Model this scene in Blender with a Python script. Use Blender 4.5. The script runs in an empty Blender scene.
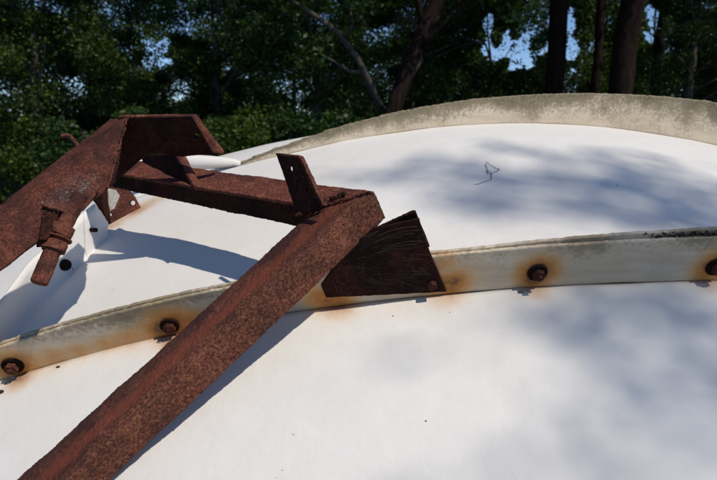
import bpy, bmesh, math, random
import numpy as np
from mathutils import Vector, Matrix, noise as mn
from mathutils.bvhtree import BVHTree

S = bpy.context.scene
COL = S.collection
R = math.radians
random.seed(7); RNG = np.random.default_rng(7)

# ------------------------------------------------------------------ camera, sky, sun, exposure
CAM_Z = 1.45
cd = bpy.data.cameras.new('camera'); cam = bpy.data.objects.new('camera', cd); COL.objects.link(cam)
cd.sensor_width = 23.6; cd.lens = 23.6*563/717; cd.clip_start = 0.02; cd.clip_end = 800
cam.location = (0, 0, CAM_Z); cam.rotation_euler = (R(90-12), 0, 0)
cd.dof.use_dof = True; cd.dof.focus_distance = 1.0; cd.dof.aperture_fstop = 4.5
S.camera = cam

SUN = Vector((0.447, -0.367, 0.814)).normalized()          # towards the sun
EL = math.asin(SUN.z); AZ = math.atan2(SUN.x, SUN.y)
w = bpy.data.worlds.new('World'); S.world = w; w.use_nodes = True
nt = w.node_tree; bg = nt.nodes['Background']
sk = nt.nodes.new('ShaderNodeTexSky'); sk.sky_type = 'NISHITA'; sk.sun_disc = False
sk.sun_elevation = EL; sk.sun_rotation = AZ
sk.altitude = 2500; sk.air_density = 0.9; sk.dust_density = 0.0; sk.ozone_density = 5.0
nt.links.new(sk.outputs[0], bg.inputs[0]); bg.inputs[1].default_value = 0.115
sd = bpy.data.lights.new('sun', 'SUN'); sd.energy = 3.15; sd.angle = R(0.53); sd.color = (1, .935, .83)
so = bpy.data.objects.new('sun', sd); COL.objects.link(so)
so.rotation_euler = SUN.to_track_quat('Z', 'Y').to_euler(); so.location = SUN*20
S.view_settings.view_transform = 'Standard'; S.view_settings.look = 'None'
S.view_settings.exposure = 0.08; S.view_settings.gamma = 1
S.render.engine = 'CYCLES'

# ------------------------------------------------------------------ survey helpers: where things stand, measured from the camera station
F = 563.0; TH = R(12); C0 = Vector((0, 0, CAM_Z))
FW = Vector((0, math.cos(TH), -math.sin(TH))); UP = Vector((0, math.sin(TH), math.cos(TH))); RT = Vector((1, 0, 0))
def ray(px, py): return FW + RT*((px-358.5)/F) + UP*((240-py)/F)
def P(px, py, d): return C0 + ray(px, py)*d
def Z(x, y): return CAM_Z - .998 + .977*y - .239*y*y - .14*(x-.45)**2     # the dome of the dish
def NRM(x, y):
    return Vector((.28*(x-.45), -(.977-.478*y), 1)).normalized()
def surf(px, py):
    r = ray(px, py); d = .3
    while d < 4:
        p = C0 + r*d
        if p.z < Z(p.x, p.y): return p
        d += .0015
    return C0 + r*1.9

# ------------------------------------------------------------------ object helpers
def link(o, parent=None):
    COL.objects.link(o)
    if parent: o.parent = parent
    return o
def tag(o, label=None, cat=None, group=None, kind=None):
    if label: o['label'] = label
    if cat: o['category'] = cat
    if group: o['group'] = group
    if kind: o['kind'] = kind
    return o
def empty(name, loc=(0, 0, 0)):
    o = bpy.data.objects.new(name, None); o.location = loc; o.empty_display_size = .1
    return link(o)
def mesh_obj(name, verts, faces, mat, parent=None, smooth=False):
    me = bpy.data.meshes.new(name); me.from_pydata([tuple(v) for v in verts], [], faces); me.update()
    if mat: me.materials.append(mat)
    if smooth: me.polygons.foreach_set('use_smooth', [True]*len(me.polygons))
    return link(bpy.data.objects.new(name, me), parent)
def bm_obj(name, bm, mat, parent=None, smooth=False):
    bmesh.ops.recalc_face_normals(bm, faces=bm.faces)
    me = bpy.data.meshes.new(name); bm.to_mesh(me); bm.free()
    me.materials.append(mat)
    if smooth: me.polygons.foreach_set('use_smooth', [True]*len(me.polygons))
    return link(bpy.data.objects.new(name, me), parent)
def fattr(o, name, vals):
    a = o.data.attributes.new(name, 'FLOAT', 'POINT'); a.data.foreach_set('value', np.asarray(vals, dtype=np.float32))
def grid(name, pts, nu, nv, mat, parent=None, smooth=True):
    faces = [(i*nv+j, (i+1)*nv+j, (i+1)*nv+j+1, i*nv+j+1) for i in range(nu-1) for j in range(nv-1)]
    return mesh_obj(name, pts, faces, mat, parent, smooth)
def tube_bm(bm, pts, rad, seg=8, cap=True):
    rings = []
    pts = [Vector(p) for p in pts]
    for i, p in enumerate(pts):
        t = (pts[min(i+1, len(pts)-1)] - pts[max(i-1, 0)]).normalized()
        a = t.orthogonal().normalized() if i == 0 else (rings[-1][1] - t*rings[-1][1].dot(t)).normalized()
        b = t.cross(a); r = rad[i] if hasattr(rad, '__len__') else rad
        rings.append(([bm.verts.new(p + (a*math.cos(k*2*math.pi/seg) + b*math.sin(k*2*math.pi/seg))*r) for k in range(seg)], a))
    for i in range(len(rings)-1):
        for k in range(seg):
            bm.faces.new((rings[i][0][k], rings[i][0][(k+1) % seg], rings[i+1][0][(k+1) % seg], rings[i+1][0][k]))
    if cap:
        bm.faces.new(list(reversed(rings[0][0]))); bm.faces.new(rings[-1][0])
def prism_bm(front, off):
    bm = bmesh.new()
    a = [bm.verts.new(p) for p in front]; b = [bm.verts.new(p + off) for p in front]
    bm.faces.new(a); bm.faces.new(list(reversed(b))); n = len(a)
    for i in range(n): bm.faces.new((a[i], b[i], b[(i+1) % n], a[(i+1) % n]))
    return bm

clouds = bpy.data.textures.new('corrosion', 'CLOUDS'); clouds.noise_scale = .006; clouds.noise_depth = 3
warp = bpy.data.textures.new('dents', 'CLOUDS'); warp.noise_scale = .05; warp.noise_depth = 1
def corrode(o, voxel=.0018, amp=.0014, big=.003):
    m = o.modifiers.new('remesh', 'REMESH'); m.mode = 'VOXEL'; m.voxel_size = voxel; m.use_smooth_shade = True
    d = o.modifiers.new('dents', 'DISPLACE'); d.texture = warp; d.strength = big; d.mid_level = .5
    d = o.modifiers.new('pits', 'DISPLACE'); d.texture = clouds; d.strength = amp; d.mid_level = .5
    return o
def punch(o, holes):                                            # holes: (centre, direction, radius) drilled right through
    for c, dr, r in holes:
        bm = bmesh.new(); dr = Vector(dr).normalized()
        tube_bm(bm, [c-dr*.03, c+dr*.03], r, 14)
        h = bm_obj('drill', bm, o.data.materials[0])
        m = o.modifiers.new('hole', 'BOOLEAN'); m.object = h; m.operation = 'DIFFERENCE'; m.solver = 'EXACT'
        dg = bpy.context.evaluated_depsgraph_get()
        me = bpy.data.meshes.new_from_object(o.evaluated_get(dg))
        o.modifiers.clear(); old = o.data; o.data = me; me.name = old.name
        bpy.data.objects.remove(h)
    return o
def plate(name, px3, rest, thick, mat, parent, holes=(), away=True, voxel=.0016, rough=True):
    """flat steel plate: px3 = three (px,py,depth) that fix its plane, rest = outline in pixels"""
    a, b, c = [q if isinstance(q, Vector) else P(*q) for q in px3]; n = (b-a).cross(c-a).normalized()
    if n.dot(a-C0) < 0: n = -n
    def onp(px, py):
        r = ray(px, py); t = (a-C0).dot(n)/r.dot(n); return C0+r*t
    pts = [onp(*q) for q in rest]
    o = bm_obj(name, prism_bm(pts, n*thick), mat, parent)
    if holes: punch(o, [(onp(hx, hy), n, hr) for hx, hy, hr in holes])
    if rough: corrode(o, voxel, .0010, .0012)
    return o, n, onp

# ------------------------------------------------------------------ material helpers
def mat_new(name):
    m = bpy.data.materials.new(name); m.use_nodes = True
    t = m.node_tree; return m, t, t.nodes['Principled BSDF'], t.nodes.new('ShaderNodeTexCoord')
def N(t, typ, **kw):
    n = t.nodes.new(typ)
    for k, v in kw.items():
        if k.startswith('i_'):
            key = k[2:]; n.inputs[int(key) if key.isdigit() else key.replace('_', ' ')].default_value = v
        else: setattr(n, k, v)
    return n
def noise_n(t, co, scale, detail=4, rough=.55, dist=0):
    n = N(t, 'ShaderNodeTexNoise', i_Scale=scale, i_Detail=detail, i_Roughness=rough, i_Distortion=dist)
    t.links.new(co, n.inputs['Vector']); return n.outputs['Fac']
def ramp(t, fac, stops):
    r = t.nodes.new('ShaderNodeValToRGB'); e = r.color_ramp.elements
    while len(e) < len(stops): e.new(.5)
    for el, (p, c) in zip(e, stops):
        el.position = p; el.color = (c, c, c, 1) if isinstance(c, (int, float)) else (*c, 1)
    t.links.new(fac, r.inputs[0]); return r.outputs[0]
def mix(t, fac, a, b, mode='MIX'):
    m = N(t, 'ShaderNodeMix', data_type='RGBA', blend_type=mode)
    for s, v in ((0, fac), (6, a), (7, b)):
        if hasattr(v, 'is_linked'): t.links.new(v, m.inputs[s])
        elif isinstance(v, tuple): m.inputs[s].default_value = (*v, 1)
        else: m.inputs[s].default_value = v
    return m.outputs[2]
def math_n(t, op, a, b=0, clamp=False):
    m = N(t, 'ShaderNodeMath', operation=op, use_clamp=clamp)
    for s, v in ((0, a), (1, b)):
        if hasattr(v, 'is_linked'): t.links.new(v, m.inputs[s])
        else: m.inputs[s].default_value = v
    return m.outputs[0]
def bump(t, bs, h, strength, dist):
    b = N(t, 'ShaderNodeBump', i_Strength=strength, i_Distance=dist)
    t.links.new(h, b.inputs['Height']); t.links.new(b.outputs[0], bs.inputs['Normal']); return b
def attr(t, name):
    return N(t, 'ShaderNodeAttribute', attribute_name=name).outputs['Fac']

def rust_mat(name, dark=1.0, orange=1.0, band=None):
    m, t, b, tc = mat_new(name); o = tc.outputs['Object']
    big = noise_n(t, o, 14, 5, .6); fine = noise_n(t, o, 250, 6, .75); speck = noise_n(t, o, 330, 3, .7)
    med = noise_n(t, o, 85, 5, .7, .6)
    k = dark
    c = ramp(t, med, [(.33, (.028*k, .0115*k, .0095*k)), (.47, (.090*k, .030*k, .022*k)), (.58, (.135*k, .042*k, .029*k)), (.72, (.22*k, .082*k, .050*k))])
    c2 = ramp(t, fine, [(.38, (.015*k, .008*k, .007*k)), (.47, (.078*k, .027*k, .019*k)), (.57, (.155*k, .053*k, .034*k)), (.68, (.38*k, .18*k*orange, .115*k))])
    c = mix(t, .6, c, c2)
    pz = noise_n(t, o, 26, 5, .7, 1.2)
    c = mix(t, ramp(t, pz, [(.55, 0.), (.68, .55)]), c, (.25*k, .10*k*orange, .05*k))
    c = mix(t, ramp(t, speck, [(.60, 0.), (.72, .5)]), c, (.42*k, .21*k*orange, .13*k))
    c = mix(t, ramp(t, big, [(.38, .85), (.54, 0.)]), c, (.038*k, .018*k, .016*k))
    if band:                                                    # smooth rolled band running along the rail, rough scale either side
        p0, ac = band
        vm = N(t, 'ShaderNodeVectorMath', operation='SUBTRACT'); t.links.new(o, vm.inputs[0]); vm.inputs[1].default_value = p0
        dt = N(t, 'ShaderNodeVectorMath', operation='DOT_PRODUCT'); t.links.new(vm.outputs[0], dt.inputs[0]); dt.inputs[1].default_value = ac
        wv = math_n(t, 'ADD', dt.outputs['Value'], math_n(t, 'MULTIPLY', math_n(t, 'SUBTRACT', noise_n(t, o, 20, 4, .6), .5), .3))
        sm = ramp(t, wv, [(.24, 0.), (.34, 1.), (.44, 1.), (.54, 0.)])
        c = mix(t, math_n(t, 'MULTIPLY', sm, .75), c, mix(t, med, (.14, .036, .022), (.26, .075, .042)))
        rg = ramp(t, wv, [(.0, .8), (.22, .25), (.5, 0.), (1., 0.)])
        c = mix(t, rg, c, (.06, .028, .025))
        og = math_n(t, 'MULTIPLY', ramp(t, wv, [(.5, 0.), (.7, .45), (1., .2)]), ramp(t, fine, [(.45, 0.), (.6, 1.)]))
        c = mix(t, og, c, (.36, .15, .075))
    t.links.new(c, b.inputs['Base Color']); b.inputs['Roughness'].default_value = .82
    b.inputs['Specular IOR Level'].default_value = .08
    h = math_n(t, 'ADD', math_n(t, 'MULTIPLY', fine, .7), math_n(t, 'MULTIPLY', speck, .5))
    bump(t, b, h, .9, .0016)
    return m
RUST = rust_mat('rusted_steel', 1.3, .95)
RUSTL = rust_mat('red_rusted_steel', .95, .85)
RUST_SHADE = rust_mat('shade_darkened_steel', .33, .8)  # rust darkened beyond its own scale to deepen faces lying in shade
RUSTN = rust_mat('rusted_fastener', .8, .9)

def gel_mat():
    m, t, b, tc = mat_new('white_gelcoat'); o = tc.outputs['Object']
    big = noise_n(t, o, 2.2, 4, .5); fine = noise_n(t, o, 34, 5, .6)
    c = mix(t, ramp(t, big, [(.3, 0.), (.75, 1.)]), (.80, .77, .72), (.76, .715, .65))
    c = mix(t, ramp(t, fine, [(.35, 0.), (.8, .22)]), c, (.66, .62, .56))
    spots = noise_n(t, o, 95, 2, .5)
    c = mix(t, ramp(t, spots, [(.765, 0.), (.79, .75)]), c, (.22, .2, .17))
    st = attr(t, 'stain')
    sn = math_n(t, 'MULTIPLY', st, math_n(t, 'ADD', noise_n(t, o, 60, 5, .6), .55))
    c = mix(t, ramp(t, sn, [(.04, 0.), (.35, .45), (.9, .95)]), c, ramp(t, sn, [(.05, (.74, .60, .42)), (.4, (.60, .33, .12)), (.95, (.26, .1, .035))]))
    t.links.new(c, b.inputs['Base Color']); b.inputs['Roughness'].default_value = .6
    b.inputs['Specular IOR Level'].default_value = .2
    h1 = noise_n(t, o, 70, 3, .55); h2 = noise_n(t, o, 9, 3, .5); h3 = noise_n(t, o, 260, 2, .5)
    h = math_n(t, 'ADD', math_n(t, 'ADD', math_n(t, 'MULTIPLY', h1, .6), math_n(t, 'MULTIPLY', h2, 2.0)), math_n(t, 'MULTIPLY', h3, .12))
    bump(t, b, h, .8, .0013)
    return m
GEL = gel_mat()

def flange_mat(name, moss_lo, moss_hi, cut, mossy, brown):
    """weathered bare laminate; attribute v = 0 at the foot, 1 at the lip"""
    m, t, b, tc = mat_new(name); o = tc.outputs['Object']
    v = attr(t, 'v')
    mp = N(t, 'ShaderNodeMapping'); mp.inputs['Scale'].default_value = (6, 6, 60)
    t.links.new(o, mp.inputs[0])
    streak = noise_n(t, mp.outputs[0], 1.0, 4, .6, .4); fine = noise_n(t, o, 130, 6, .7); big = noise_n(t, o, 9, 4, .6)
    c = mix(t, ramp(t, streak, [(.3, 0.), (.7, 1.)]), (.80, .68, .52), (.63, .50, .345))
    c = mix(t, ramp(t, big, [(.45, 0.), (.7, .55)]), c, (.47, .37, .25))
    c = mix(t, ramp(t, fine, [(.35, 0.), (.75, .35)]), c, (.36, .33, .27))
    ms = math_n(t, 'ADD', math_n(t, 'ADD', v, math_n(t, 'MULTIPLY', math_n(t, 'SUBTRACT', big, .5), 1.7)), math_n(t, 'MULTIPLY', math_n(t, 'SUBTRACT', fine, .5), 1.9))
    ms = math_n(t, 'ADD', ms, math_n(t, 'MULTIPLY', math_n(t, 'SUBTRACT', attr(t, 'moss'), 1), .45))
    mfac = ramp(t, ms, [(moss_lo, 0.), (moss_hi, 1.)])
    c = mix(t, math_n(t, 'MULTIPLY', mfac, cut), c, mix(t, ramp(t, fine, [(.4, 0.), (.6, 1.)]), mossy, brown))
    st = attr(t, 'stain')
    sn = math_n(t, 'MULTIPLY', st, math_n(t, 'ADD', math_n(t, 'MULTIPLY', noise_n(t, o, 45, 5, .6), 1.2), .4))
    c = mix(t, ramp(t, sn, [(.05, 0.), (.3, .6), (.7, .95)]), c, ramp(t, sn, [(.05, (.68, .48, .24)), (.42, (.66, .29, .05)), (.88, (.46, .17, .03)), (1., (.22, .08, .02))]))
    t.links.new(c, b.inputs['Base Color']); b.inputs['Roughness'].default_value = .7
    bump(t, b, math_n(t, 'ADD', fine, math_n(t, 'MULTIPLY', streak, .6)), .6, .0012)
    return m
FLG = flange_mat('weathered_laminate', .50, .95, .95, (.20, .165, .10), (.36, .28, .18))
FLR = flange_mat('mossy_laminate', .22, .80, .95, (.10, .092, .048), (.28, .22, .13))

def simple(name, col, rough=.8, nscale=40, amt=.3, bs=.3, bd=.001):
    m, t, b, tc = mat_new(name); o = tc.outputs['Object']
    f = noise_n(t, o, nscale, 5, .6)
    c = mix(t, ramp(t, f, [(.3, 0.), (.7, 1.)]), tuple(x*(1-amt) for x in col), tuple(min(1, x*(1+amt)) for x in col))
    t.links.new(c, b.inputs['Base Color']); b.inputs['Roughness'].default_value = rough
    bump(t, b, f, bs, bd); return m
RUBBER = simple('black_rubber', (.016, .011, .009), .95, 200)
RUBBER.node_tree.nodes['Principled BSDF'].inputs['Specular IOR Level'].default_value = .05
PEEL = simple('peeling_paint', (.42, .40, .36), .7, 120, .25)
SCRATCH = simple('scratch', (.13, .085, .065), .6, 300)
PENCIL = simple('pencil_grey', (.20, .21, .24), .7, 300)
SHADOW_BLOB = simple('bolt_shadow_blob', (.33, .29, .24), .6, 250, .5, .6)  # tone of the blobs that paint the bolt shadows
DEBRIS = simple('leaf_crumbs', (.03, .022, .016), .95, 200, .6)

def bark_mat(name, a, b_, sc):
    m, t, b, tc = mat_new(name)
    mp = N(t, 'ShaderNodeMapping'); mp.inputs['Scale'].default_value = (sc, sc, sc*.22); t.links.new(tc.outputs['Object'], mp.inputs[0])
    f = noise_n(t, mp.outputs[0], 2.2, 7, .7, .8)
    t.links.new(ramp(t, f, [(.35, a), (.62, b_)]), b.inputs['Base Color']); b.inputs['Roughness'].default_value = .95; b.inputs['Specular IOR Level'].default_value = .05
    bump(t, b, f, 1, .03); return m
BARKP = bark_mat('pine_bark', (.007, .005, .0045), (.034, .023, .018), 7)
BARKO = bark_mat('oak_bark', (.03, .027, .023), (.13, .115, .10), 9)

def leaf_mat(name, lo, hi):
    m = bpy.data.materials.new(name); m.use_nodes = True; t = m.node_tree; t.nodes.clear()
    out = N(t, 'ShaderNodeOutputMaterial'); c = ramp(t, attr(t, 'tint'), [(0., lo), (1., hi)])
    p = N(t, 'ShaderNodeBsdfPrincipled', i_Roughness=.5); p.inputs['Specular IOR Level'].default_value = .35
    tr = N(t, 'ShaderNodeBsdfTranslucent'); t.links.new(c, p.inputs['Base Color'])
    g = mix(t, 1., c, (1.3, 1.6, .5), 'MULTIPLY'); t.links.new(g, tr.inputs[0])
    mx = N(t, 'ShaderNodeMixShader'); mx.inputs[0].default_value = .25
    t.links.new(p.outputs[0], mx.inputs[1]); t.links.new(tr.outputs[0], mx.inputs[2]); t.links.new(mx.outputs[0], out.inputs[0])
    return m
LEAFO = leaf_mat('oak_leaf', (.010, .028, .005), (.048, .098, .012))
LEAFB = leaf_mat('bush_leaf', (.013, .032, .005), (.085, .135, .012))
LEAFP = leaf_mat('pine_needle', (.02, .045, .02), (.06, .10, .035))

def ground_mat():
    m, t, b, tc = mat_new('forest_floor'); o = tc.outputs['Object']
    f = noise_n(t, o, 1.1, 6, .6); g = noise_n(t, o, 18, 5, .7)
    c = mix(t, ramp(t, f, [(.4, 0.), (.6, 1.)]), (.035, .05, .018), (.09, .065, .04))
    c = mix(t, ramp(t, g, [(.3, 0.), (.8, .6)]), c, (.14, .10, .06))
    t.links.new(c, b.inputs['Base Color']); b.inputs['Roughness'].default_value = .95
    bump(t, b, g, .8, .03); return m

# ------------------------------------------------------------------ ground
gx = np.concatenate([np.linspace(-400, -40, 10), np.linspace(-36, 36, 60), np.linspace(40, 400, 10)])
pts = [(x, y, .08*mn.noise(Vector((x*.3, y*.3, 0))) - .05 if abs(x) < 38 and abs(y) < 38 else -.05) for x in gx for y in gx]
g = grid('ground', pts, len(gx), len(gx), ground_mat()); tag(g, kind='structure')

# ------------------------------------------------------------------ the fibreglass dish
dish = empty('fibreglass_dish', (.45, 1.9, 0))
tag(dish, 'big domed white fibreglass dish in bolted panels with rust stained upright flanges', 'dish')
bpy.context.view_layer.update()
def onto(o, parent=dish):                                       # parent while keeping the world place
    o.parent = parent; o.matrix_parent_inverse = Matrix.Translation(-Vector(parent.location)); return o

# seam line (foot of the front flange) as y(x), and flange height along it
fb = [(0, 380), (22, 374), (100, 353), (147, 341), (180, 334), (240, 321), (322, 306), (430, 296), (537, 288), (630, 284), (717, 280)]
fbw = [surf(*q) for q in fb]
cy = np.polyfit([p.x for p in fbw], [p.y for p in fbw], 3)
def y1(x):
    xc = min(max(x, -.68), .70); s = (np.polyval(cy, xc+.01)-np.polyval(cy, xc-.01))/.02
    return float(np.polyval(cy, xc) + s*(x-xc))
ft = [(0, 340), (134, 302), (240, 276), (330, 258), (430, 245), (537, 234), (630, 228), (717, 227)]
hh = []
for (px, py) in ft:
    q = surf(px, float(np.interp(px, [a for a, _ in fb], [b for _, b in fb]))); d = (q-C0).dot(FW)
    b_ = float(np.interp(px, [a for a, _ in fb], [b for _, b in fb]))
    hh.append((q.x, (b_-py)/F*d/.985))
ch = np.polyfit([a for a, _ in hh], [b for _, b in hh], 2)
def h1(x): return float(np.polyval(ch, min(max(x, -.7), .75)))
def frame1(x):                                                  # foot, lip direction, direction out of the face, towards the viewer
    p = Vector((x, y1(x), 0)); p.z = Z(p.x, p.y); n = NRM(p.x, p.y)
    t = Vector((.02, y1(x+.01)-y1(x-.01), 0)); t.z = Z(x+.01, y1(x+.01))-Z(x-.01, y1(x-.01)); t.normalize()
    m = n.cross(t); m = -m if m.y > 0 else m
    return p, n, m.normalized(), t
RX = [-.34, -.1, .127, .38, .6, .85, 1.1, 1.5, 2.0, 2.7]; RYs = [1.632, 1.69, 1.75, 1.815, 1.875, 1.90, 1.895, 1.83, 1.70, 1.45]
cr_ = np.polyfit(RX, RYs, 4)
def YR(x): return float(np.polyval(cr_, max(x, -.34))) if x > -.34 else float(np.polyval(cr_, -.34)) + .2*(x+.34)

BOLTS_PX = [(13, 365), (170, 325), (432, 284), (537, 272), (716, 266)]
def on_face(px, py):                                            # a point of the front flange's face
    best = None; r = ray(px, py).normalized()
    for x in np.linspace(-.9, 1.0, 950):
        p, n, m, t = frame1(float(x))
        d = (p-C0).dot(m)/r.dot(m); q = C0+r*d
        e = abs((q-p).dot(t))
        if best is None or e < best[0]: best = (e, q, float(x))
    return best[1], best[2]
BOLTS = [on_face(*q) for q in BOLTS_PX]
STAINS = [(BOLTS[0][0], .040, 1.0), (BOLTS[1][0], .044, .95), (BOLTS[2][0], .025, .6), (BOLTS[3][0], .038, 1.15), (BOLTS[3][0]-Vector((0, 0, .02)), .02, .6), (BOLTS[4][0], .040, 1.15),
          (on_face(318, 298)[0], .03, .7), (on_face(340, 302)[0], .03, .6), (on_face(454, 284)[0], .028, .9), (on_face(443, 262)[0], .024, .4), (on_face(205, 322)[0], .04, .5), (on_face(240, 312)[0], .03, .35),
          (on_face(55, 357)[0], .03, .42), (on_face(80, 350)[0], .025, .40), (on_face(105, 344)[0], .025, .42), (on_face(130, 338)[0], .03, .45), (on_face(155, 330)[0], .02, .4), (on_face(2, 335)[0], .016, .9), (on_face(470, 270)[0], .05, .18), (on_face(600, 262)[0], .09, .10),
          (surf(345, 312), .04, .16), (surf(400, 303), .05, .18), (surf(172, 343), .018, .35), (surf(20, 382), .02, .3), (surf(440, 303), .03, .22),
          (surf(112, 226), .035, .55), (surf(135, 212), .04, .65), (surf(150, 202), .05, .35), (surf(170, 196), .05, .18)]
SA = np.array([[*s[0], s[1], s[2]] for s in STAINS])
def stain(V):
    V = np.asarray(V); o = np.zeros(len(V))
    for s in SA:
        d2 = ((V-s[:3])**2).sum(1); o += s[4]*np.exp(-d2/(s[3]**2)*1.2)
    return o

X0, X1, YN, YB = -1.7, 2.7, .10, 3.7
def panel(ya, yb, nx, ny, wob=0):
    V = []
    for i in range(nx):
        x = X0+(X1-X0)*i/(nx-1); a = ya(x); b = yb(x)
        for j in range(ny):
            y = a+(b-a)*j/(ny-1)
            V.append((x, y, Z(x, y)+.0022*mn.noise(Vector((x*5, y*5, 1)))+.0008*mn.noise(Vector((x*17, y*17, 3)))))
    o = onto(grid('panel', V, nx, ny, GEL)); fattr(o, 'stain', stain(V))
    s = o.modifiers.new('thickness', 'SOLIDIFY'); s.thickness = .005; s.offset = -1
    return o
panel(lambda x: YN, lambda x: y1(x)-.0005, 440, 90)
panel(lambda x: y1(x)+.0125, lambda x: YR(x)-.0005, 440, 110)
panel(lambda x: YR(x)+.0130, lambda x: YB, 120, 60)
# side skirt down to the ground
per = [(X0+(X1-X0)*i/60, YN) for i in range(61)] + [(X1, YN+(YB-YN)*i/50) for i in range(1, 51)] + [(X1-(X1-X0)*i/60, YB) for i in range(1, 61)] + [(X0, YB-(YB-YN)*i/50) for i in range(1, 51)]
V = []
for k, (x, y) in enumerate(per):
    ox = (x-.5)/2.2; oy = (y-1.9)/1.8; z = Z(x, y)
    for f in (0, .06, .2, .5, 1): V.append((x+ox*.22*math.sqrt(f), y+oy*(.22 if y > 1 else .03)*math.sqrt(f), (z+.001)*(1-f)-.04*f))
sk_ = onto(grid('rim_skirt', V, len(per), 5, GEL)); fattr(sk_, 'stain', [0]*len(V))

def flange(name, fr, xs, hf, base_off, thick, mat, moss, lean=0, nv=26, lipn=.0015, top_extra=lambda x: 0):
    V, v_, mo = [], [], []; arc = 0; prev = None
    for x in xs:
        p, n, m, t = fr(x); h = hf(x)+top_extra(x)
        h *= 1+.012*mn.noise(Vector((x*40, 3, base_off*100)))
        for j in range(nv):
            f = j/(nv-1); q = p + n*(h*f-.001*(j == 0)) + m*(base_off - lean_f(lean, x)*f*f + .0012*mn.noise(Vector((x*12, f*2, 5))))
            if j == nv-1: q += n*lipn*mn.noise(Vector((x*130, 1, base_off*50)))
            V.append(q); v_.append(f); mo.append(moss(x, f))
    o = onto(grid(name, V, len(xs), nv, mat)); fattr(o, 'v', v_); fattr(o, 'moss', mo); fattr(o, 'stain', stain([tuple(q) for q in V]))
    s = o.modifiers.new('thickness', 'SOLIDIFY'); s.thickness = thick; s.offset = -1
    # make the sheet grow away from the viewer
    me = o.data; me.calc_loop_triangles()
    pn = me.polygons[len(me.polygons)//2].normal; m = fr(xs[len(xs)//2])[2]
    if pn.dot(m) < 0:
        me.flip_normals()
    return o
def lean_f(l, x): return l(x) if callable(l) else l
xs = [float(a) for a in np.concatenate([np.linspace(X0, -.75, 30), np.linspace(-.745, .8, 390), np.linspace(.81, X1, 50)])]
def moss1(x, f):
    px = 358.5 + x/.98*F
    k = .30 + math.exp(-((px-140)/62)**2)*1.0 + (.45 if px > 560 else 0)*max(0, f-.6)
    return k
ff = flange('front_flange', frame1, xs, h1, 0, .005, FLG, moss1)
gap = lambda x: -.010*max(0, min(1, (x-.25)/.35))
flange('front_flange', frame1, xs, h1, -.0062, .0045, FLG, moss1, lean=lambda x: .011*max(0, min(1, (x-.2)/.4)), top_extra=lambda x: .003+.004*max(0, min(1, (x-.2)/.4)))
def frame2(x):
    y = YR(x); p = Vector((x, y, Z(x, y))); n = NRM(x, y)
    t = Vector((.02, YR(x+.01)-YR(x-.01), 0)); t.z = Z(x+.01, YR(x+.01))-Z(x-.01, YR(x-.01)); t.normalize()
    m = n.cross(t); m = -m if m.y > 0 else m
    return p, n, m.normalized(), t
xs2 = [float(a) for a in np.linspace(-.335, X1, 420)]
HX = [-.34, -.26, -.18, -.03, .13, .39, .69, .93, 1.15, 2.7]; HY = [.003, .018, .030, .046, .058, .078, .104, .114, .134, .14]
ch2 = np.polyfit(HX[:-1], HY[:-1], 4)
def h2(x): return float(np.polyval(ch2, x)) if x < 1.12 else .131
flange('rear_flange', frame2, xs2, h2, 0, .005, FLR, lambda x, f: 1., lipn=.003)
flange('rear_flange', frame2, xs2, h2, -.0065, .005, FLR, lambda x, f: 1., lipn=.003)

bm = bmesh.new(); LP = []
for k in range(40):
    f = k/39; px = 120+(248-120)*f; d = 1.60+.03*f; LP.append(P(px, 163.5+ (3.5 if f > .9 else 0)*((f-.9)/.1) - 2.0*math.sin(f*3.1)+(1-f)*1.5, d))
tube_bm(bm, LP, [.021*(1-.75*max(0, (k/39-.55)/.45)**2) for k in range(40)], 14)
lo_ = onto(bm_obj('rolled_edge', bm, GEL, smooth=True)); fattr(lo_, 'stain', [.06]*len(lo_.data.vertices))

# left upstand and its return tab, both swept with a fillet off the panel
def swept(name, foot, tops, side, mat, nseg=60, hole=None, fil=.010):
    V, v_ = [], []
    foot = [Vector(p) for p in foot]; tops = [Vector(p) for p in tops]
    def at(L, s):
        k = s*(len(L)-1); i = min(int(k), len(L)-2); return L[i].lerp(L[i+1], k-i)
    prof = [(1.4, 0.002), (.9, .010), (.5, .035), (.25, .08), (.1, .15), (.02, .24), (0, .36), (0, .55), (0, .78), (0, 1)]
    for a in range(nseg+1):
        s = a/nseg; p = at(foot, s); q = at(tops, s)
        for k, h in prof:
            V.append(p + side*fil*k + (q-p)*h); v_.append(h)
    o = onto(grid(name, V, nseg+1, len(prof), mat))
    if hole: 
        fattr(o, 'stain', [0]*len(V))
        s = o.modifiers.new('thickness', 'SOLIDIFY'); s.thickness = .004
        dg = bpy.context.evaluated_depsgraph_get(); me = bpy.data.meshes.new_from_object(o.evaluated_get(dg)); o.modifiers.clear(); o.data = me
        sm = o.matrix_world.copy()
        o.parent = None; punch(o, [hole]); onto(o)
    else:
        s = o.modifiers.new('thickness', 'SOLIDIFY'); s.thickness = .004
    if 'stain' not in o.data.attributes: fattr(o, 'stain', stain([tuple(v.co) for v in o.data.vertices]))
    return o
f0, f1_, f2_ = surf(-14, 372), surf(30, 313), surf(86, 258)
t0, t1, t2 = P(-14, 322, (f0-C0).dot(FW)-.005), P(30, 262, (f1_-C0).dot(FW)-.005), P(84, 212, (f2_-C0).dot(FW)+.0)
sd_ = (f2_-f1_).cross(Vector((0, 0, 1))).normalized()
swept('side_flange', [f0, f1_, f2_], [t0, t1, t2], sd_, GEL)
g2 = surf(108, 237)
tt = P(95, 204, (f2_-C0).dot(FW)+.02); te = P(108, 222, (g2-C0).dot(FW)+.0)
tb = (g2-f2_).cross(Vector((0, 0, 1))).normalized(); tb = tb if tb.y < 0 else -tb
swept('return_tab', [f2_, g2], [t2, tt, te], tb, GEL, 30, fil=.0015)
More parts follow.
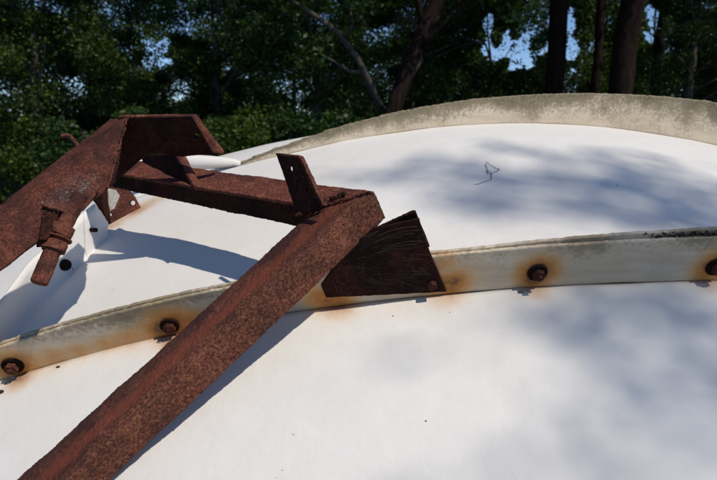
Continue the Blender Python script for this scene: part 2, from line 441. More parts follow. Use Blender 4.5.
q = P(95, 230, (f2_-C0).dot(FW)+.012); bm = bmesh.new(); tube_bm(bm, [q-tb*.02, q+tb*.004], .0052, 10); onto(bm_obj('dark_hole_plug', bm, RUBBER))  # black plug standing in for the dark bolt hole

# bolts through the front flange
def bolt(q, m, s=1.0, ln=.024, i=0):
    a = m.orthogonal().normalized(); rot = a.rotation_difference
    bm = bmesh.new(); tube_bm(bm, [q-m*.014, q+m*ln*s], .0052*s, 12)
    b = bm_obj('bolt', bm, RUSTN, smooth=False); onto(b); corrode(b, .0009, .0012, .001)
    def hexa(name, d0, d1, r, seg, mat, vx=.0011):
        bm = bmesh.new(); tube_bm(bm, [q+m*d0, q+m*d1], r, seg)
        h = bm_obj(name, bm, mat); h.parent = b; h.matrix_parent_inverse = Matrix.Identity(4)
        corrode(h, vx, .0014, .001); return h
    hexa('washer', .0005, .0045, .0175*s, 26, RUBBER if i != 1 else RUST_SHADE); hexa('nut', .0045, .0135*s, .0112*s, 6, RUSTN)
for i, (q, x) in enumerate(BOLTS):
    if i == 2: continue
    m = frame1(x)[2]; bolt(q, m, (1.05, .97, 1, 1.0, 1.08)[i], (.017, .014, 0, .019, .016)[i], i)
# a black nut on the side flange
q = P(64, 265, (surf(64, 265)-C0).dot(FW)-.055); dq = Vector((.75, -.6, .15)).normalized()
bm = bmesh.new(); tube_bm(bm, [q-dq*.03, q+dq*.010], .013, 14); onto(corrode(bm_obj('rubber_cap', bm, RUBBER), .0014, .001, .001))

# grey-brown blobs at the flange foot, standing in for the bolts' cast shadows
def shadow_blob(px, py, r):
    c = surf(px, py); bm = bmesh.new(); bmesh.ops.create_icosphere(bm, subdivisions=3, radius=r)
    n = NRM(c.x, c.y)
    for v in bm.verts:
        v.co *= 1+.5*mn.noise(v.co*140+Vector((px, 0, 0))); v.co = c + v.co + n*(-v.co.dot(n)*.65)
    onto(bm_obj('bolt_shadow_blob', bm, SHADOW_BLOB, smooth=True))
for a in ((522, 292, .007), (527, 291, .005), (160, 341, .006), (8, 382, .007), (12, 377, .006)): shadow_blob(*a)

# dirt trapped between the two front sheets
bm = bmesh.new()
for k in range(900):
    x = random.uniform(.47, 1.3); 
    if random.random() > min(1, (x-.43)/.1): continue
    p, n, m, t = frame1(x); r = random.uniform(.0008, .0024)
    c = p + n*(h1(x)+random.uniform(-.003, .0045)) - m*random.uniform(.004, .013)
    M = Matrix.Translation(c) @ Matrix.Rotation(random.random()*6, 4, Vector((random.random(), random.random(), 1))) @ Matrix.Diagonal((random.uniform(.6, 2.2), 1, .6, 1))
    bmesh.ops.create_icosphere(bm, subdivisions=1, radius=r, matrix=M)
dl = bm_obj('leaf_litter', bm, DEBRIS)
tag(dl, 'dark crumbs of leaf litter caught along the top edge of the front flange at right', 'leaf litter', kind='stuff')

# pencil-like scribble and specks lying on the rear panel
def on_surf_line(name, pxs, r, mat):
    bm = bmesh.new(); pts = []
    for a, b in zip(pxs, pxs[1:]):
        for k in range(4):
            px = a[0]+(b[0]-a[0])*k/4; py = a[1]+(b[1]-a[1])*k/4; q = surf(px, py); n = NRM(q.x, q.y); pts.append(Vector((q.x, q.y, Z(q.x, q.y)))+n*.0015)
    tube_bm(bm, pts, [r*(.55+.6*abs(mn.noise(Vector((i_*.9, 2, 0)))) *1.6) for i_ in range(len(pts))], 5); return bm_obj(name, bm, mat)
scr = onto(on_surf_line('scribble', [(474, 185), (479, 184.5), (486, 182), (491, 180.5), (491.5, 174), (488, 171), (485.5, 165), (487, 162.5), (494, 168), (499.5, 170), (494, 173), (488, 174.5), (486, 169)], .0010, PENCIL))
for (px, py, r) in ((529, 206, .0018), (617, 185.5, .0024), (605, 183, .0012), (59, 367, .0035), (393, 316, .0012), (426, 421, .001), (546, 395, .0009), (345, 350, .0008), (1, 392, .006)):
    q = surf(px, py); bm = bmesh.new()
    bmesh.ops.create_icosphere(bm, subdivisions=2, radius=r, matrix=Matrix.Translation(q) @ Matrix.Diagonal((1.6, 1, .5, 1)))
    onto(bm_obj('tar_speck', bm, DEBRIS))

# ------------------------------------------------------------------ the rusty steel frame
frame = empty('steel_frame', tuple(P(230, 200, 1.1)))
tag(frame, 'heavily rusted angle iron mounting frame lying across the white dish', 'steel frame')
bpy.context.view_layer.update()
def fr_(o): o.parent = frame; o.matrix_parent_inverse = Matrix.Translation(-Vector(frame.location)); return o
def loft(name, A, B, mat, n=24):
    """solid between two matching end sections"""
    bm = bmesh.new(); rows = []
    for i in range(n):
        rows.append([bm.verts.new(a.lerp(b, i/(n-1))) for a, b in zip(A, B)])
    k = len(A)
    for i in range(n-1):
        for j in range(k): bm.faces.new((rows[i][j], rows[i][(j+1) % k], rows[i+1][(j+1) % k], rows[i+1][j]))
    bm.faces.new(rows[0]); bm.faces.new(list(reversed(rows[-1])))
    bmesh.ops.triangulate(bm, faces=bm.faces[:])
    return fr_(bm_obj(name, bm, mat))
nf = Vector((-.12, -.40, .91)).normalized()                     # the frame's own up
# main rail
A = [P(-71, 560, .776), P(-16, 560, .722), P(26, 560, .768)]
B = [P(317, 207, .938), P(374, 191, .896), P(386, 218, .912)]
th = .006
def leg_sec(T, dp=.034):      # folded plate: left edge, ridge, right edge, then the returned legs
    a, r, b = T; dn = FW
    return [a, r, b, b+dn*dp+(a-b)*.12, a+dn*dp+(b-a)*.12]
pa, pr, pb = A[0].lerp(B[0], .4), A[1].lerp(B[1], .4), A[2].lerp(B[2], .4)
ax_ = (B[1]-A[1]).normalized(); cr = (pb-pa); cr = cr-ax_*cr.dot(ax_); Wd = cr.length
MRAIL = rust_mat('banded_rusted_steel', 1.2, 1.0, band=(tuple(pa-Vector(frame.location)*0), tuple(cr.normalized()/Wd)))
corrode(loft('rail', leg_sec(A, .013), leg_sec(B, .020), MRAIL), .0016, .0024, .005)
# cross rail: top leg and front leg
def shaded(a, b, k=-.15):                                       # third point so that the plate through a, b faces just off the sun
    e = (b-a).normalized(); best = None
    n1 = e.orthogonal().normalized(); n2 = e.cross(n1)
    for i in range(720):
        ph = i*math.pi/360; n = n1*math.cos(ph)+n2*math.sin(ph)
        if n.dot(C0-a) <= 0: continue
        sc_ = abs(n.dot(SUN)-k) - .02*n.dot((C0-a).normalized())
        if best is None or sc_ < best[0]: best = (sc_, n)
    return a + best[1].cross(e)
def ang(back, corner, bottom, t=.008):
    u = (back-corner).normalized(); v = (bottom-corner).normalized()
    return [back, corner, bottom, bottom+u*t, corner+u*t+v*t, back+v*t]
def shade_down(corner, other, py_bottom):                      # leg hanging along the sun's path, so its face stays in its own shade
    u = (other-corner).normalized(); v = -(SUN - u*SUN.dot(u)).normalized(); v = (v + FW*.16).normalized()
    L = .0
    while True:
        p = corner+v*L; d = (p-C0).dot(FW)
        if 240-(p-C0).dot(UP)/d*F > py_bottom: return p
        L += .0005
ca, cb = P(96, 170, 1.235), P(335, 209.5, .920)
A = ang(P(90, 154.5, 1.37), ca, shade_down(ca, cb, 184.5))
B = ang(P(369, 190.5, .938), cb, shade_down(cb, ca, 235))
u0 = (A[0]-A[1]).normalized(); u1 = (B[0]-B[1]).normalized(); v0 = (A[2]-A[1]).normalized(); v1 = (B[2]-B[1]).normalized()
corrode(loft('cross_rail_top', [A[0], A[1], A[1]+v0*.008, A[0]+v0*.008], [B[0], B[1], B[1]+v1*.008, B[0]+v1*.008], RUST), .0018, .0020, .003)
corrode(loft('cross_rail_web', [A[1]+v0*.004, A[2], A[2]+u0*.008, A[1]+u0*.008+v0*.004], [B[1]+v1*.004, B[2], B[2]+u1*.008, B[1]+u1*.008+v1*.004], RUST_SHADE), .0018, .0020, .003)  # front leg of the same angle, painted darker to deepen its shade
# left rail
A = [P(-70, 259, .820), P(-70, 271, .792), P(-70, 323, .775)]
B = [P(110.5, 118.5, 1.10), P(127, 117.5, 1.06), P(107, 190, .985)]
RA, RB_, RC = A[2], B[1], B[2]; RNn = (RB_-RA).cross(RC-RA).normalized()
def rail_d(px, py): return (RA-C0).dot(RNn)/ray(px, py).dot(RNn)
corrode(loft('rail', leg_sec(A), leg_sec(B), RUSTL), .0018, .0019, .003)
# end plate closing the left rail
o, n_, on_ = plate('end_plate', [(127, 118, 1.062), (193, 116, 1.03), shaded(P(127, 118, 1.062), P(193, 116, 1.03))],
      [(125.5, 118.5), (192, 117), (213.5, 154), (182, 157), (150, 152), (108, 188)], .010, RUST_SHADE, None, holes=[(196, 136, .0062)])
fr_(o)
# its return leg: narrow right edge, painted in lighter rust as sunlit
a, b = on_(191, 116.4), on_(213, 153.5); sdv = (RT*.016 + FW*.012)
bm = prism_bm([a, b, b+sdv, a+sdv*.3], n_*.012); fr_(corrode(bm_obj('lit_edge_strip', bm, RUST), .0016, .0016, .001))
bm = prism_bm([on_(118, 116.6), on_(192, 115.6), on_(192, 117.6), on_(118, 118.6)], n_*.008); fr_(corrode(bm_obj('top_strip', bm, RUST), .0016, .0014, .001))
# gusset bolted to the front flange
gq = [on_face(322, 285)[0], on_face(325, 298)[0], on_face(447, 291)[0]]
gd = [(q-C0).dot(FW)-.006 for q in gq]
o, n_, on_ = plate('gusset', [(322, 285, gd[0]), (325, 298, gd[1]), (447, 291, gd[2])],
      [(321, 286), (326, 298), (360, 296.5), (400, 294.5), (447, 292), (434, 262), (424, 236), (419.5, 219), (405, 222), (384, 227), (374, 228.5), (341, 257)], .005, RUST_SHADE, None)
fr_(o)
bg_ = n_
def up_(v): return v
o2, n2, on2 = plate('backing_plate', [(322, 285, gd[0]+.012), (325, 298, gd[1]+.012), (447, 291, gd[2]+.012)],
      [(372, 240), (378, 228), (413.5, 211.5), (416, 212), (430, 247), (400, 262)], .006, RUST_SHADE, None); fr_(o2)
# hair-line scratches fanning over the gusset
bm = bmesh.new(); rr = random.Random(4)
def streak(bm, on, nrm, a, b, bend, wd):
    pts = []
    for k in range(9):
        f = k/8; x = a[0]+(b[0]-a[0])*f - (b[1]-a[1])*bend*math.sin(f*3.14); y = a[1]+(b[1]-a[1])*f + (b[0]-a[0])*bend*math.sin(f*3.14)
        pts.append(on(x, y) - nrm*.0009)
    tube_bm(bm, pts, wd, 4)
for k in range(80):
    x0 = rr.uniform(345, 420); y0 = rr.uniform(232, 286); L = rr.uniform(5, 34)
    an = math.atan2(y0-262, x0-325)*.8 + R(rr.gauss(0, 9)); x1 = x0+L*math.cos(an); y1_ = y0+L*math.sin(an)
    if x1 > 432 or y1_ > 290 or y1_ < 226 + (432-x1)*.08: continue
    streak(bm, on_, n_, (x0, y0), (x1, y1_), rr.uniform(-.05, .03), rr.uniform(.0001, .0002))
for k in range(7):
    x0 = rr.uniform(385, 408); streak(bm, on_, n_, (x0-26, 236+k*3.2), (x0+14, 226+k*3.6), -.06, .00028)
for k in range(26):
    x0 = rr.uniform(335, 425); y0 = rr.uniform(250, 290); an = R(rr.uniform(30, 100)); L = rr.uniform(4, 14)
    if 285-(x0-322)*.9 > y0: continue
    streak(bm, on_, n_, (x0, y0), (x0+L*math.cos(an), min(291, y0+L*math.sin(an))), .05, .0002)
sc = fr_(bm_obj('scratch_marks', bm, SCRATCH)); sc['kind'] = 'stuff'
# bolt holding the gusset
q = on_(432, 284); m = frame1(BOLTS[2][1])[2]
bm = bmesh.new(); tube_bm(bm, [q-m*.002, q+m*.009], .0085, 6); b = fr_(corrode(bm_obj('bolt', bm, RUSTN), .001, .0015, .001))
# upright drilled strap on the joint
o, n_, on_ = plate('strap', [(287, 155, .925), (309, 212, .912), shaded(P(287, 155, .925), P(309, 212, .912), -.05)],
      [(275.5, 153.5), (298, 156), (309, 180), (322, 207), (318, 211), (297, 216), (286, 183)], .006, RUST_SHADE, None, holes=[(290.5, 169, .0046), (301, 177, .0030), (307, 189, .0028)], voxel=.0012)
fr_(o)
a, b = on_(298.5, 156), on_(322, 206); bm = prism_bm([a, a+RT*.004, b+RT*.004, b], n_*.006); fr_(corrode(bm_obj('strap_lit_edge', bm, RUST), .001, .0012, .0005))  # lighter rust paints the strap's edges as sunlit
bm = prism_bm([on_(275, 153), on_(298.5, 155.5), on_(299.5, 158.5), on_(276, 155.5)], n_*.007); fr_(corrode(bm_obj('strap_lit_edge', bm, RUST), .001, .0012, .0005))
# crumbled weld at the joint
bm = bmesh.new(); rr = random.Random(9)
for k in range(60):
    px, py = rr.uniform(316, 345), 0; py = 206 - (px-318)*.28 + rr.uniform(-5, 4)
    bmesh.ops.create_icosphere(bm, subdivisions=2, radius=rr.uniform(.0015, .0042), matrix=Matrix.Translation(P(px, py, .938)))
fr_(corrode(bm_obj('weld', bm, RUST_SHADE), .0012, .0025, .002))
# second strap under the end plate
o, n_, on_ = plate('strap', [(160, 152, 1.18), (180, 187, 1.125), shaded(P(160, 152, 1.18), P(180, 187, 1.125), -.05)],
      [(138, 155), (174, 153.5), (193, 187), (196, 190), (160, 186), (150, 170)], .008, RUST_SHADE, None); fr_(o)
a, b = on_(173, 153.5), on_(194, 187.5); bm = prism_bm([a, a+RT*.018, b+RT*.010, b], n_*.008-UP*.002); fr_(corrode(bm_obj('strap_lit_edge', bm, RUST), .0015, .0018, .001))  # lighter edge again, sunlight put into the colour
def weld_line(pts3, r=.0032, n=46, mat=None):
    rr = random.Random(int(pts3[0].x*1e4)); bm = bmesh.new()
    for k in range(n):
        f = k/(n-1)*(len(pts3)-1); i = min(int(f), len(pts3)-2); c = pts3[i].lerp(pts3[i+1], f-i) + Vector([rr.gauss(0, .0009) for _ in range(3)])
        bmesh.ops.create_icosphere(bm, subdivisions=1, radius=r*rr.uniform(.75, 1.25), matrix=Matrix.Translation(c))
    fr_(corrode(bm_obj('weld', bm, mat or RUSTN), .0013, .0012, .001))
weld_line([P(318, 207.5, .930), P(345, 199.5, .912), P(372, 191.5, .894)], .0026, 60, RUST)
weld_line([P(318, 208, .932), P(309, 217, .935), P(300, 228, .94)], .003, 40, RUST_SHADE)
weld_line([P(127, 119, 1.056), P(117, 155, 1.02), P(108, 188, .982)], .0028, 60, RUSTL)
weld_line([P(297, 215.5, .926), P(308, 212.5, .922), P(321, 208, .918)], .0032, 30, RUSTN)
# footing bracket seated on the dish, with peeling paint
fd = (surf(111, 224)-C0).dot(FW)
o, n_, on_ = plate('foot_bracket', [(111, 224, fd), (141, 208, (surf(141, 208)-C0).dot(FW)), (106, 185, fd-.02)],
      [(106, 182), (130, 190), (135, 196), (141.5, 208), (111, 224.5), (107, 205)], .005, RUST, None, holes=[(133.5, 203, .006), (110.8, 215, .004)], voxel=.002); fr_(o)
pp = [on_(*q)-n_*.0012 for q in ((107.5, 188), (116, 190), (120, 196), (117, 203), (114.5, 209), (110, 211), (108, 203))]
fr_(corrode(bm_obj('paint_flake', prism_bm(pp, n_*.0015), PEEL), .0013, .0012, .001))
o, n_, on_ = plate('foot_bracket', [(111, 224, fd), (106, 185, fd-.02), (95, 199, fd-.08)],
      [(111.5, 225), (108, 183), (102, 186), (94, 199)], .005, RUST_SHADE, None, voxel=.002); fr_(o)  # other face of the bent bracket, in the shade-darkened rust
# slotted lug on the left rail with threaded adjusting rod
o, n_, on_ = plate('lug', [(45, 203, rail_d(45, 203)-.014), (72, 171, rail_d(72, 171)-.014), (100, 188, rail_d(100, 188)-.016)],
      [(42, 205), (48, 196), (66, 175), (74, 170.5), (95, 178), (100, 187), (93, 199), (84, 209), (71, 214), (58, 210)], .008, RUST, None); fr_(o)
GLINT = simple('glint_flake', (.15, .125, .115), .6, 300, .4)  # pale grey flecks that paint the glitter on the lug
bm = bmesh.new(); rr = random.Random(12)
for k in range(420):
    f = rr.random(); 
    px = rr.gauss(70, 15); py = 228 - px*.52 + rr.gauss(0, 7)
    if rr.random() < .25: px = 82+rr.gauss(0, 8); py = 190-(px-82)*.8+rr.gauss(0, 1.5)
    if py > 232-(px-30)*.5 or px < 38 or px > 99 or py < 172-(px-70)*.1: continue
    q = on_(px, py)-n_*.0013; u = on_(px+1, py)-on_(px, py); v = on_(px, py+1)-on_(px, py)
    u.normalize(); v.normalize(); s1, s2 = rr.uniform(.0004, .0010)*(2.6 if rr.random() < .12 else 1), rr.uniform(.0003, .0008)
    vs = [bm.verts.new(q+u*s1*a+v*s2*b+Vector((0, 0, rr.uniform(0, .0006)))) for a, b in ((-1, -.4), (.2, -1), (1, .3), (-.1, 1))]
    bm.faces.new(vs)
gl = fr_(bm_obj('glint_flecks', bm, GLINT)); gl['kind'] = 'stuff'
r0, r1_, r2_ = P(38.5, 284, .885), P(57, 240, .915), P(81, 194, rail_d(81, 194)-.018)
ax = (r1_-r0).normalized(); ax2 = (r2_-r1_).normalized()
rod = empty('rod_tmp')
bpy.data.objects.remove(rod)
bm = bmesh.new(); prof = []; L = (r1_-r0).length
pts = [r0+ax*(L*k/60) for k in range(61)]; rad = [.0128+.0009*(k % 2) if k > 2 else .0112+.001*k for k in range(61)]
tube_bm(bm, pts, rad, 18); tube_bm(bm, [r1_-ax*.004, r1_+ax2*.02, r2_], [.0122, .0128, .0122], 18)
rodo = fr_(corrode(bm_obj('adjusting_rod', bm, RUST), .0014, .0018, .002))
def ring(name, c, d, r, seg, h, mat=RUST):
    bm = bmesh.new(); tube_bm(bm, [c-d*h/2, c+d*h/2], r, seg)
    x = bm_obj(name, bm, mat); x.parent = rodo; corrode(x, .0014, .0016, .002); return x
ring('nut', r0.lerp(r1_, .86), ax, .0205, 6, .017); ring('nut', r1_+ax2*.018, ax2, .0195, 6, .018)
ring('washer', r0.lerp(r1_, 1.04), ax, .0220, 18, .004)
# solid dark block behind the rod, standing in for a black gap shadow
o, n_, on_ = plate('gap_shadow_block', [(40, 206, rail_d(40, 206)-.006), (62, 206, rail_d(62, 206)-.006), (40, 240, rail_d(40, 240)-.008)],
      [(44, 203), (60, 206), (57, 228), (47, 240), (38, 240)], .03, RUST_SHADE, None, voxel=.0025); fr_(o)
# bent hook rod poking up behind the left rail
bm = bmesh.new(); tube_bm(bm, [P(61, 136, 1.10), P(66, 135.2, 1.10), P(70, 136, 1.10), P(74, 140.5, 1.10), P(83, 152, 1.10)], .0042, 8)
fr_(corrode(bm_obj('hook', bm, RUST), .0012, .001, .001))

# ------------------------------------------------------------------ trees
def ground_x(px, y): return (px-358.5)/F*y
GAPS = [(156, 50, 17, 16), (518, 52, 22, 20), (488, 35, 7, 24), (556, 38, 8, 22), (652, 22, 10, 16), (571, 40, 7, 34)]
def leaves_mesh(name, centres, rads, per, size, mat, flat=.7, gaps=True, needle=False):
    cs = np.repeat(np.array(centres), per, axis=0); rs = np.repeat(np.array(rads), per)
    n = len(cs); d = RNG.normal(size=(n, 3)); d /= np.linalg.norm(d, axis=1)[:, None]
    p = cs + d*(rs*(RNG.random(n)**.5))[:, None]*np.array([1, 1, flat])
    p = p[p[:, 2] > .02]
    if gaps:                                                    # real thin spots in the canopy where the sky shows
        rel = p-np.array(C0); dep = rel@np.array(FW); px = 358.5+rel[:, 0]/dep*F; py = 240-(rel@np.array(UP))/dep*F
        keep = np.ones(len(p), bool)
        gn = np.array([mn.noise(Vector((a_*.07, b_*.07, 0))) for a_, b_ in zip(px, py)])
        for gx_, gy_, a, b in GAPS:
            q = ((px-gx_)/a)**2+((py-gy_)/b)**2 + 1.6*gn
            keep &= ~((dep > 0) & (q < 1) & (RNG.random(len(p)) < (.82 if gx_ < 200 else .975)))
        p = p[keep]
    n = len(p)
    u = RNG.normal(size=(n, 3)); u[:, 2] = u[:, 2]*.6-.25; u /= np.linalg.norm(u, axis=1)[:, None]
    w_ = RNG.normal(size=(n, 3)); w_ -= (w_*u).sum(1)[:, None]*u; w_ /= np.linalg.norm(w_, axis=1)[:, None]
    L = size*RNG.uniform(.6, 1.35, n)[:, None]; W = L*(.12 if needle else .30)
    nn = np.cross(u, w_)
    v0 = p; v1 = p+u*L*.5+w_*W+nn*L*.06; v2 = p+u*L; v3 = p+u*L*.5-w_*W+nn*L*.06
    V = np.stack([v0, v1, v2, v3], 1).reshape(-1, 3)
    me = bpy.data.meshes.new(name); me.vertices.add(4*n); me.vertices.foreach_set('co', V.ravel().astype(np.float32))
    me.loops.add(4*n); me.loops.foreach_set('vertex_index', np.arange(4*n, dtype=np.int32)); me.polygons.add(n)
    me.polygons.foreach_set('loop_start', np.arange(0, 4*n, 4, dtype=np.int32)); me.polygons.foreach_set('loop_total', np.full(n, 4, dtype=np.int32))
    me.update(); me.materials.append(mat)
    a = me.attributes.new('tint', 'FLOAT', 'POINT')
    tv = np.clip(RNG.normal(.4, .27, n), 0, 1); a.data.foreach_set('value', np.repeat(tv, 4).astype(np.float32))
    return me
def limb(bm, a, b, r0, r1, rnd, seg=7, wob=.06):
    a, b = Vector(a), Vector(b); L = (b-a).length; sd0 = rnd.uniform(0, 99); n = max(4, int(L/.35)); pts = []; rad = []
    for k in range(n+1):
        f = k/n; j = mn.noise_vector(Vector((f*L*.55, sd0, 0)))*wob*L*.9*math.sin(f*3.14)
        pts.append(a.lerp(b, f)+j); rad.append(r0+(r1-r0)*f)
    tube_bm(bm, pts, rad, seg); return pts
def tree(name, label, cat, group, base, top, r0, r1, bark, leafm, crown_c, crown_r, nclump, per, size, clump_r=.5, seed=1, extra=(), gaps=True, needle=False, limbs=10, high=False):
    rnd = random.Random(seed); t = empty(name, base); tag(t, label, cat, group)
    bm = bmesh.new(); B = Vector(base); T = Vector(top)-B
    tr = limb(bm, (0, 0, -.15), T, r0, r1, rnd, 14, .012 if needle else .05)
    cc = Vector(crown_c)-B; cs, rs = [], []
    for k in range(nclump):
        while True:
            v = Vector([rnd.uniform(-1, 1) for _ in range(3)])
            if .25 < v.length < 1: break
        cs.append(cc+Vector((v.x*crown_r[0], v.y*crown_r[1], v.z*crown_r[2]))); rs.append(clump_r*rnd.uniform(.5, 1.4))
    for k in range(min(limbs, nclump)):
        e = cs[k]; s = min(tr, key=lambda q: (q-(e*.6)).length+abs(q.z-e.z*.8)*.5)
        limb(bm, s, e, r1*.45+.01, .008, rnd, 6, .12)
    for pts, ra, rb in extra:
        q = [Vector(p)-B for p in pts]; b2 = bmesh.new(); tube_bm(b2, q, [ra+(rb-ra)*k/(len(q)-1) for k in range(len(q))], 8); bm_obj('limb', b2, BARKO, t, smooth=True)
        cs.append(q[-1]); rs.append(clump_r)
    o = bm_obj('trunk', bm, bark, t, smooth=True)
    if nclump:
        loc = Vector(base); cw = [c+loc for c in cs]
        me = leaves_mesh('crown', [tuple(c) for c in cw], rs, per, size, leafm, gaps=gaps, needle=needle)
        me.transform(Matrix.Translation(-loc)); c = link(bpy.data.objects.new('crown', me), t)
    if high:                                                    # unseen canopy added above the picture to shade the leaves below
        z0 = max(4.6, 1.45+.235*B.y+.9); hc = [(B.x+rnd.uniform(-2.6, 2.6), B.y+rnd.uniform(-2.4, 1.8), z0+rnd.uniform(0, 4.5)) for _ in range(34)]
        me = leaves_mesh('shade_canopy', hc, [rnd.uniform(.6, 1.1) for _ in hc], 90, .26, leafm, gaps=False)
        me.transform(Matrix.Translation(-B)); link(bpy.data.objects.new('shade_canopy', me), t)
    return t
TG = 'trees behind the dish'
X = ground_x
# trunks one can pick out
tree('pine_tree', 'thickest dark pine trunk, right of centre behind the curved rear flange', 'pine', TG, (X(609, 11), 11, 0), (X(615, 11)+.25, 11, 12), .235, .17, BARKP, LEAFP,
     (X(622, 11), 11, 11), (2.2, 2.2, 2), 40, 260, .16, .5, 11, needle=True)
tree('pine_tree', 'straight dark pine trunk just left of the thin reddish one', 'pine', TG, (X(545, 12), 12, 0), (X(552, 12)+.1, 12, 12), .20, .14, BARKP, LEAFP,
     (X(552, 12), 12, 11), (2, 2, 2), 36, 260, .16, .5, 12, needle=True)
tree('pine_tree', 'thin reddish pine trunk between two thicker dark trunks', 'pine', TG, (X(586, 17), 17, 0), (X(590, 17), 17, 13), .14, .10, BARKP, LEAFP,
     (X(590, 17), 17, 12), (2, 2, 2), 30, 260, .16, .5, 13, needle=True)
tree('pine_tree', 'slim dark trunk half lost in leaves right of the thickest pine', 'pine', TG, (X(645, 15), 15, 0), (X(650, 15), 15, 12), .12, .08, BARKP, LEAFP,
     (X(650, 15), 15, 11), (2, 2, 2), 30, 260, .16, .5, 14, needle=True)
# leaning oak with pale bare limbs
y = 9.0
tree('oak_tree', 'leaning dark oak trunk with pale bare limbs reaching left, top centre', 'oak', TG, (X(352, y), y, .2), (X(462, y), y+.4, 4.4), .15, .09, BARKP, LEAFO,
     (X(440, y), y+.8, 4.6), (2.6, 1.6, 1.6), 60, 300, .085, .4, 21, limbs=14,
     extra=[([P(380, 108, y), P(370, 85, y-.2), P(358, 60, y-.4), P(338, 32, y-.6), P(310, 12, y-.7), P(284, -4, y-.8)], .07, .025),
            ([P(366, 72, y-.3), P(350, 72, y-.5), P(335, 62, y-.7), P(312, 50, y-.8)], .035, .012),
            ([P(345, 42, y-.5), P(352, 25, y-.7), P(350, 5, y-.8)], .03, .012),
            ([P(395, 100, y), P(420, 60, y+.3), P(415, 25, y+.3), P(400, 0, y+.2)], .06, .03)])
# broad-leaved mass, each tree its own crown
rows = [  # px, distance, height of crown centre, radii, leaf material, label
 (40, 9.5, 2.6, (1.9, 1.3, 2.4), LEAFB, 'bright leafy tree filling the top left corner behind the rusty rail'),
 (-60, 12, 3.2, (2.4, 1.6, 3.0), LEAFO, 'dark bushy tree cut by the left edge of the picture'),
 (95, 13, 3.2, (2.0, 1.6, 3.2), LEAFO, 'dense dark tree behind the upper left rusty end plate'),
 (235, 11, 2.8, (1.9, 1.3, 2.9), LEAFO, 'very dark leafy tree right of the blue sky gap'),
 (310, 10, 2.2, (1.4, 1.1, 2.2), LEAFO, 'dark tree behind the pale bare limbs'),
 (410, 13, 3.4, (2.2, 1.5, 3.2), LEAFO, 'dense tree behind the leaning oak trunk'),
 (480, 15, 2.5, (1.7, 1.4, 2.2), LEAFB, 'lighter green tree beside the sky gap right of the leaning oak'),
 (585, 20, 3.2, (2.4, 1.6, 3.2), LEAFB, 'sunlit green tree seen between the three pine trunks'),
 (690, 12, 3.0, (1.9, 1.4, 3.0), LEAFO, 'dark leafy tree in the top right corner above the flange'),
 (800, 13, 3.0, (2.0, 1.4, 3.0), LEAFO, 'tree just beyond the right edge of the picture'),
 (170, 19, 2.2, (2.6, 1.8, 2.4), LEAFB, 'low green tree under the blue sky gap at left'),
 (30, 21, 4.5, (4.2, 2, 4.6), LEAFO, 'far tree behind the leafy tree of the top left corner'),
 (290, 22, 4.2, (3.8, 2, 4.4), LEAFO, 'far tree behind the dark tree and the pale limbs'),
 (430, 24, 4.2, (3.6, 2, 4.4), LEAFO, 'far tree showing left of the right-hand sky gap'),
 (640, 25, 4.2, (4.6, 2, 4.6), LEAFB, 'far tree behind the thickest pine trunk'),
 (-190, 12, 2.8, (2.6, 1.6, 2.9), LEAFO, 'dark leafy tree just past the left edge of the picture'),
 (-340, 13, 2.8, (2.6, 1.6, 2.9), LEAFB, 'green tree farthest past the left edge of the picture'),
 (160, 27, 1.3, (3.4, 1.5, 1.9), LEAFO, 'low far tree under the blue sky gap at left, behind the low green one'),
 (350, 28, 1.4, (3.6, 1.5, 2.2), LEAFO, 'low far tree behind the pale bare limbs'),
 (720, 28, 1.4, (3.6, 1.5, 2.2), LEAFO, 'low far tree right of the thickest pine trunk'),
 (520, 26, 1.4, (3.2, 1.5, 1.9), LEAFB, 'low far tree under the right-hand sky gap'),
 (760, 21, 4.2, (3.4, 2, 4.4), LEAFO, 'far tree behind the top right corner'),
]
for k, (px, d, cz, cr, lm, lab) in enumerate(rows):
    x = X(px, d); vol = cr[0]*cr[2]
    tree('broadleaf_tree', lab, 'tree', TG, (x, d, 0), (x+random.uniform(-.5, .5), d+.2, cz+cr[2]*.15), .14, .05, BARKO, lm, (x, d, cz), cr,
         int(26+vol*9), 620, .058 if d < 14 else .09, .42 if d < 14 else .62, 40+k, limbs=12, high=d < 20)
cs = [(random.uniform(-34, 40), random.uniform(31, 36), random.uniform(0, 9.5)) for _ in range(420)]
me = leaves_mesh('distant_wood', cs, [1.3]*420, 330, .22, LEAFO); dw = link(bpy.data.objects.new('distant_wood', me))
tag(dw, 'far wood closing off the view behind all the single trees', 'wood', kind='stuff')
# low undergrowth at the foot of the trees
U = []
for k in range(16):
    px = -40+k*52+random.uniform(-14, 14); d = random.uniform(7.5, 9.5) if k % 2 else random.uniform(10, 13)
    if 9 < k < 14: d += 3
    U.append((px, d))
names = ['behind the top left rusty rail', 'behind the bent hook rod', 'behind the rusty end plate', 'behind the hole of the end plate', 'at the left end of the rear flange',
         'behind the rear flange where it starts to climb', 'behind the rear flange under the pale limbs', 'under the leaning oak trunk']
UW = ['under the dark tree at the left edge', 'under the bright leafy tree at top left', 'left of the bent hook rod', 'right of the bent hook rod', 'above the flat top of the rusty end plate',
      'right above the lit edge of the rusty end plate', 'above the left end of the rear flange', 'left of the pale bare limbs of the oak', 'at the foot of the leaning oak', 'right of the foot of the leaning oak',
      'under the right-hand sky gap', 'left of the first straight pine trunk', 'between the straight pine and the thickest pine', 'right of the thickest pine trunk', 'in the top right corner above the flange', 'past the right edge']
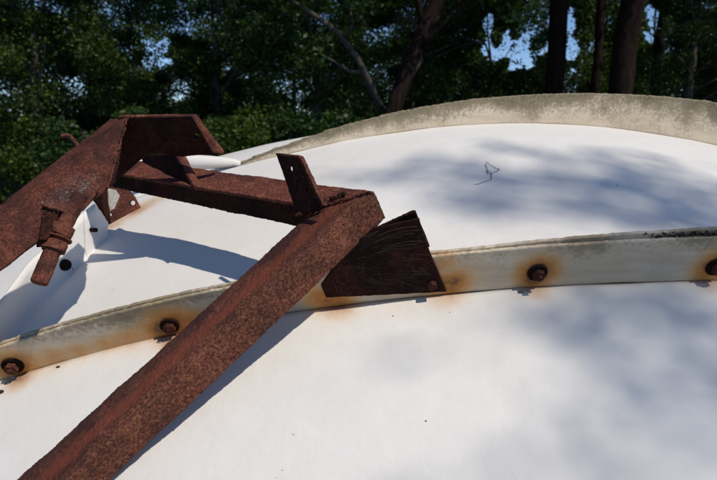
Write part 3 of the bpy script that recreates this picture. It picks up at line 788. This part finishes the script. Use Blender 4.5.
for k, (px, d) in enumerate(U):
    x = X(px, d); hgt = 1.0 if px > 440 else 1.5
    t = empty('bush', (x, d, 0)); tag(t, 'leafy undergrowth bush ' + UW[k], 'bush', 'bushes under the trees')
    rnd = random.Random(90+k); bm = bmesh.new(); cs, rs = [], []
    for j in range(26):
        c = (rnd.uniform(-.8, .8), rnd.uniform(-.5, .5), rnd.uniform(.15, hgt)); cs.append((c[0]+x, c[1]+d, c[2])); rs.append(rnd.uniform(.18, .38))
        if j < 10: limb(bm, (0, 0, -.05), c, .014, .005, rnd, 5, .1)
    bm_obj('stem', bm, BARKO, t)
    me = leaves_mesh('foliage', cs, rs, 330, .06, LEAFB if k % 4 == 1 else LEAFO, gaps=False); me.transform(Matrix.Translation((-x, -d, 0))); link(bpy.data.objects.new('foliage', me), t)

# oak over the photographer's right shoulder: its boughs throw the dappled shade on the dish
def shade_at(px, py, t, off=(0, 0, 0)): q = surf(px, py); return q + SUN*t + Vector(off)
SH = [(400, 172, .09, 14), (445, 168, .11, 22), (490, 164, .14, 34), (540, 175, .16, 38), (600, 172, .16, 38), (655, 182, .16, 38), (705, 195, .12, 30), (520, 198, .12, 24), (600, 205, .11, 30), (660, 212, .10, 28), (350, 176, .08, 9), (560, 160, .10, 16), (620, 158, .08, 12), (715, 212, .10, 26), (470, 200, .10, 13), (440, 190, .09, 9),
      (590, 296, .09, 26), (640, 294, .10, 36), (690, 297, .11, 38), (720, 335, .10, 26), (722, 380, .10, 14), (545, 296, .08, 9), (560, 360, .12, 9), (600, 395, .16, 15), (650, 455, .34, 44), (700, 420, .22, 24), (560, 455, .26, 14)]
cs, rs, ks = [], [], []
rnd = random.Random(3)
for px, py, r, k in SH:
    cs.append(tuple(shade_at(px, py, 11+rnd.uniform(-1.2, 1.2)))); rs.append(r*1.5); ks.append(max(4, int(k*.86)))
base = Vector((7.6, -5.2, 0)); t = empty('oak_tree', base)
tag(t, 'spreading oak beyond the right edge whose boughs shade the dish', 'oak')
bm = bmesh.new(); tr = limb(bm, (0, 0, -.1), Vector((-.6, .4, 10)), .26, .09, rnd, 12, .05)
hub = Vector((7.4, -3.6, 10.2))-base
limb(bm, tr[len(tr)*3//4], hub, .09, .04, rnd, 8, .05)
for c in cs: limb(bm, hub, Vector(c)-base, .018, .006, rnd, 5, .05)
bm_obj('trunk', bm, BARKO, t, smooth=True)
me = leaves_mesh('crown', [c for c, k in zip(cs, ks) for _ in range(k)], [r for r, k in zip(rs, ks) for _ in range(k)], 1, .065, LEAFO, gaps=False); 
c2 = [(base.x+rnd.uniform(-1.5, 3.0), base.y+rnd.uniform(-3.0, .5), rnd.uniform(7, 11)) for _ in range(50)]
me.transform(Matrix.Translation(-base)); link(bpy.data.objects.new('crown', me), t)
me = leaves_mesh('crown', c2, [.6]*50, 260, .09, LEAFO, gaps=False); me.transform(Matrix.Translation(-base)); link(bpy.data.objects.new('crown', me), t)
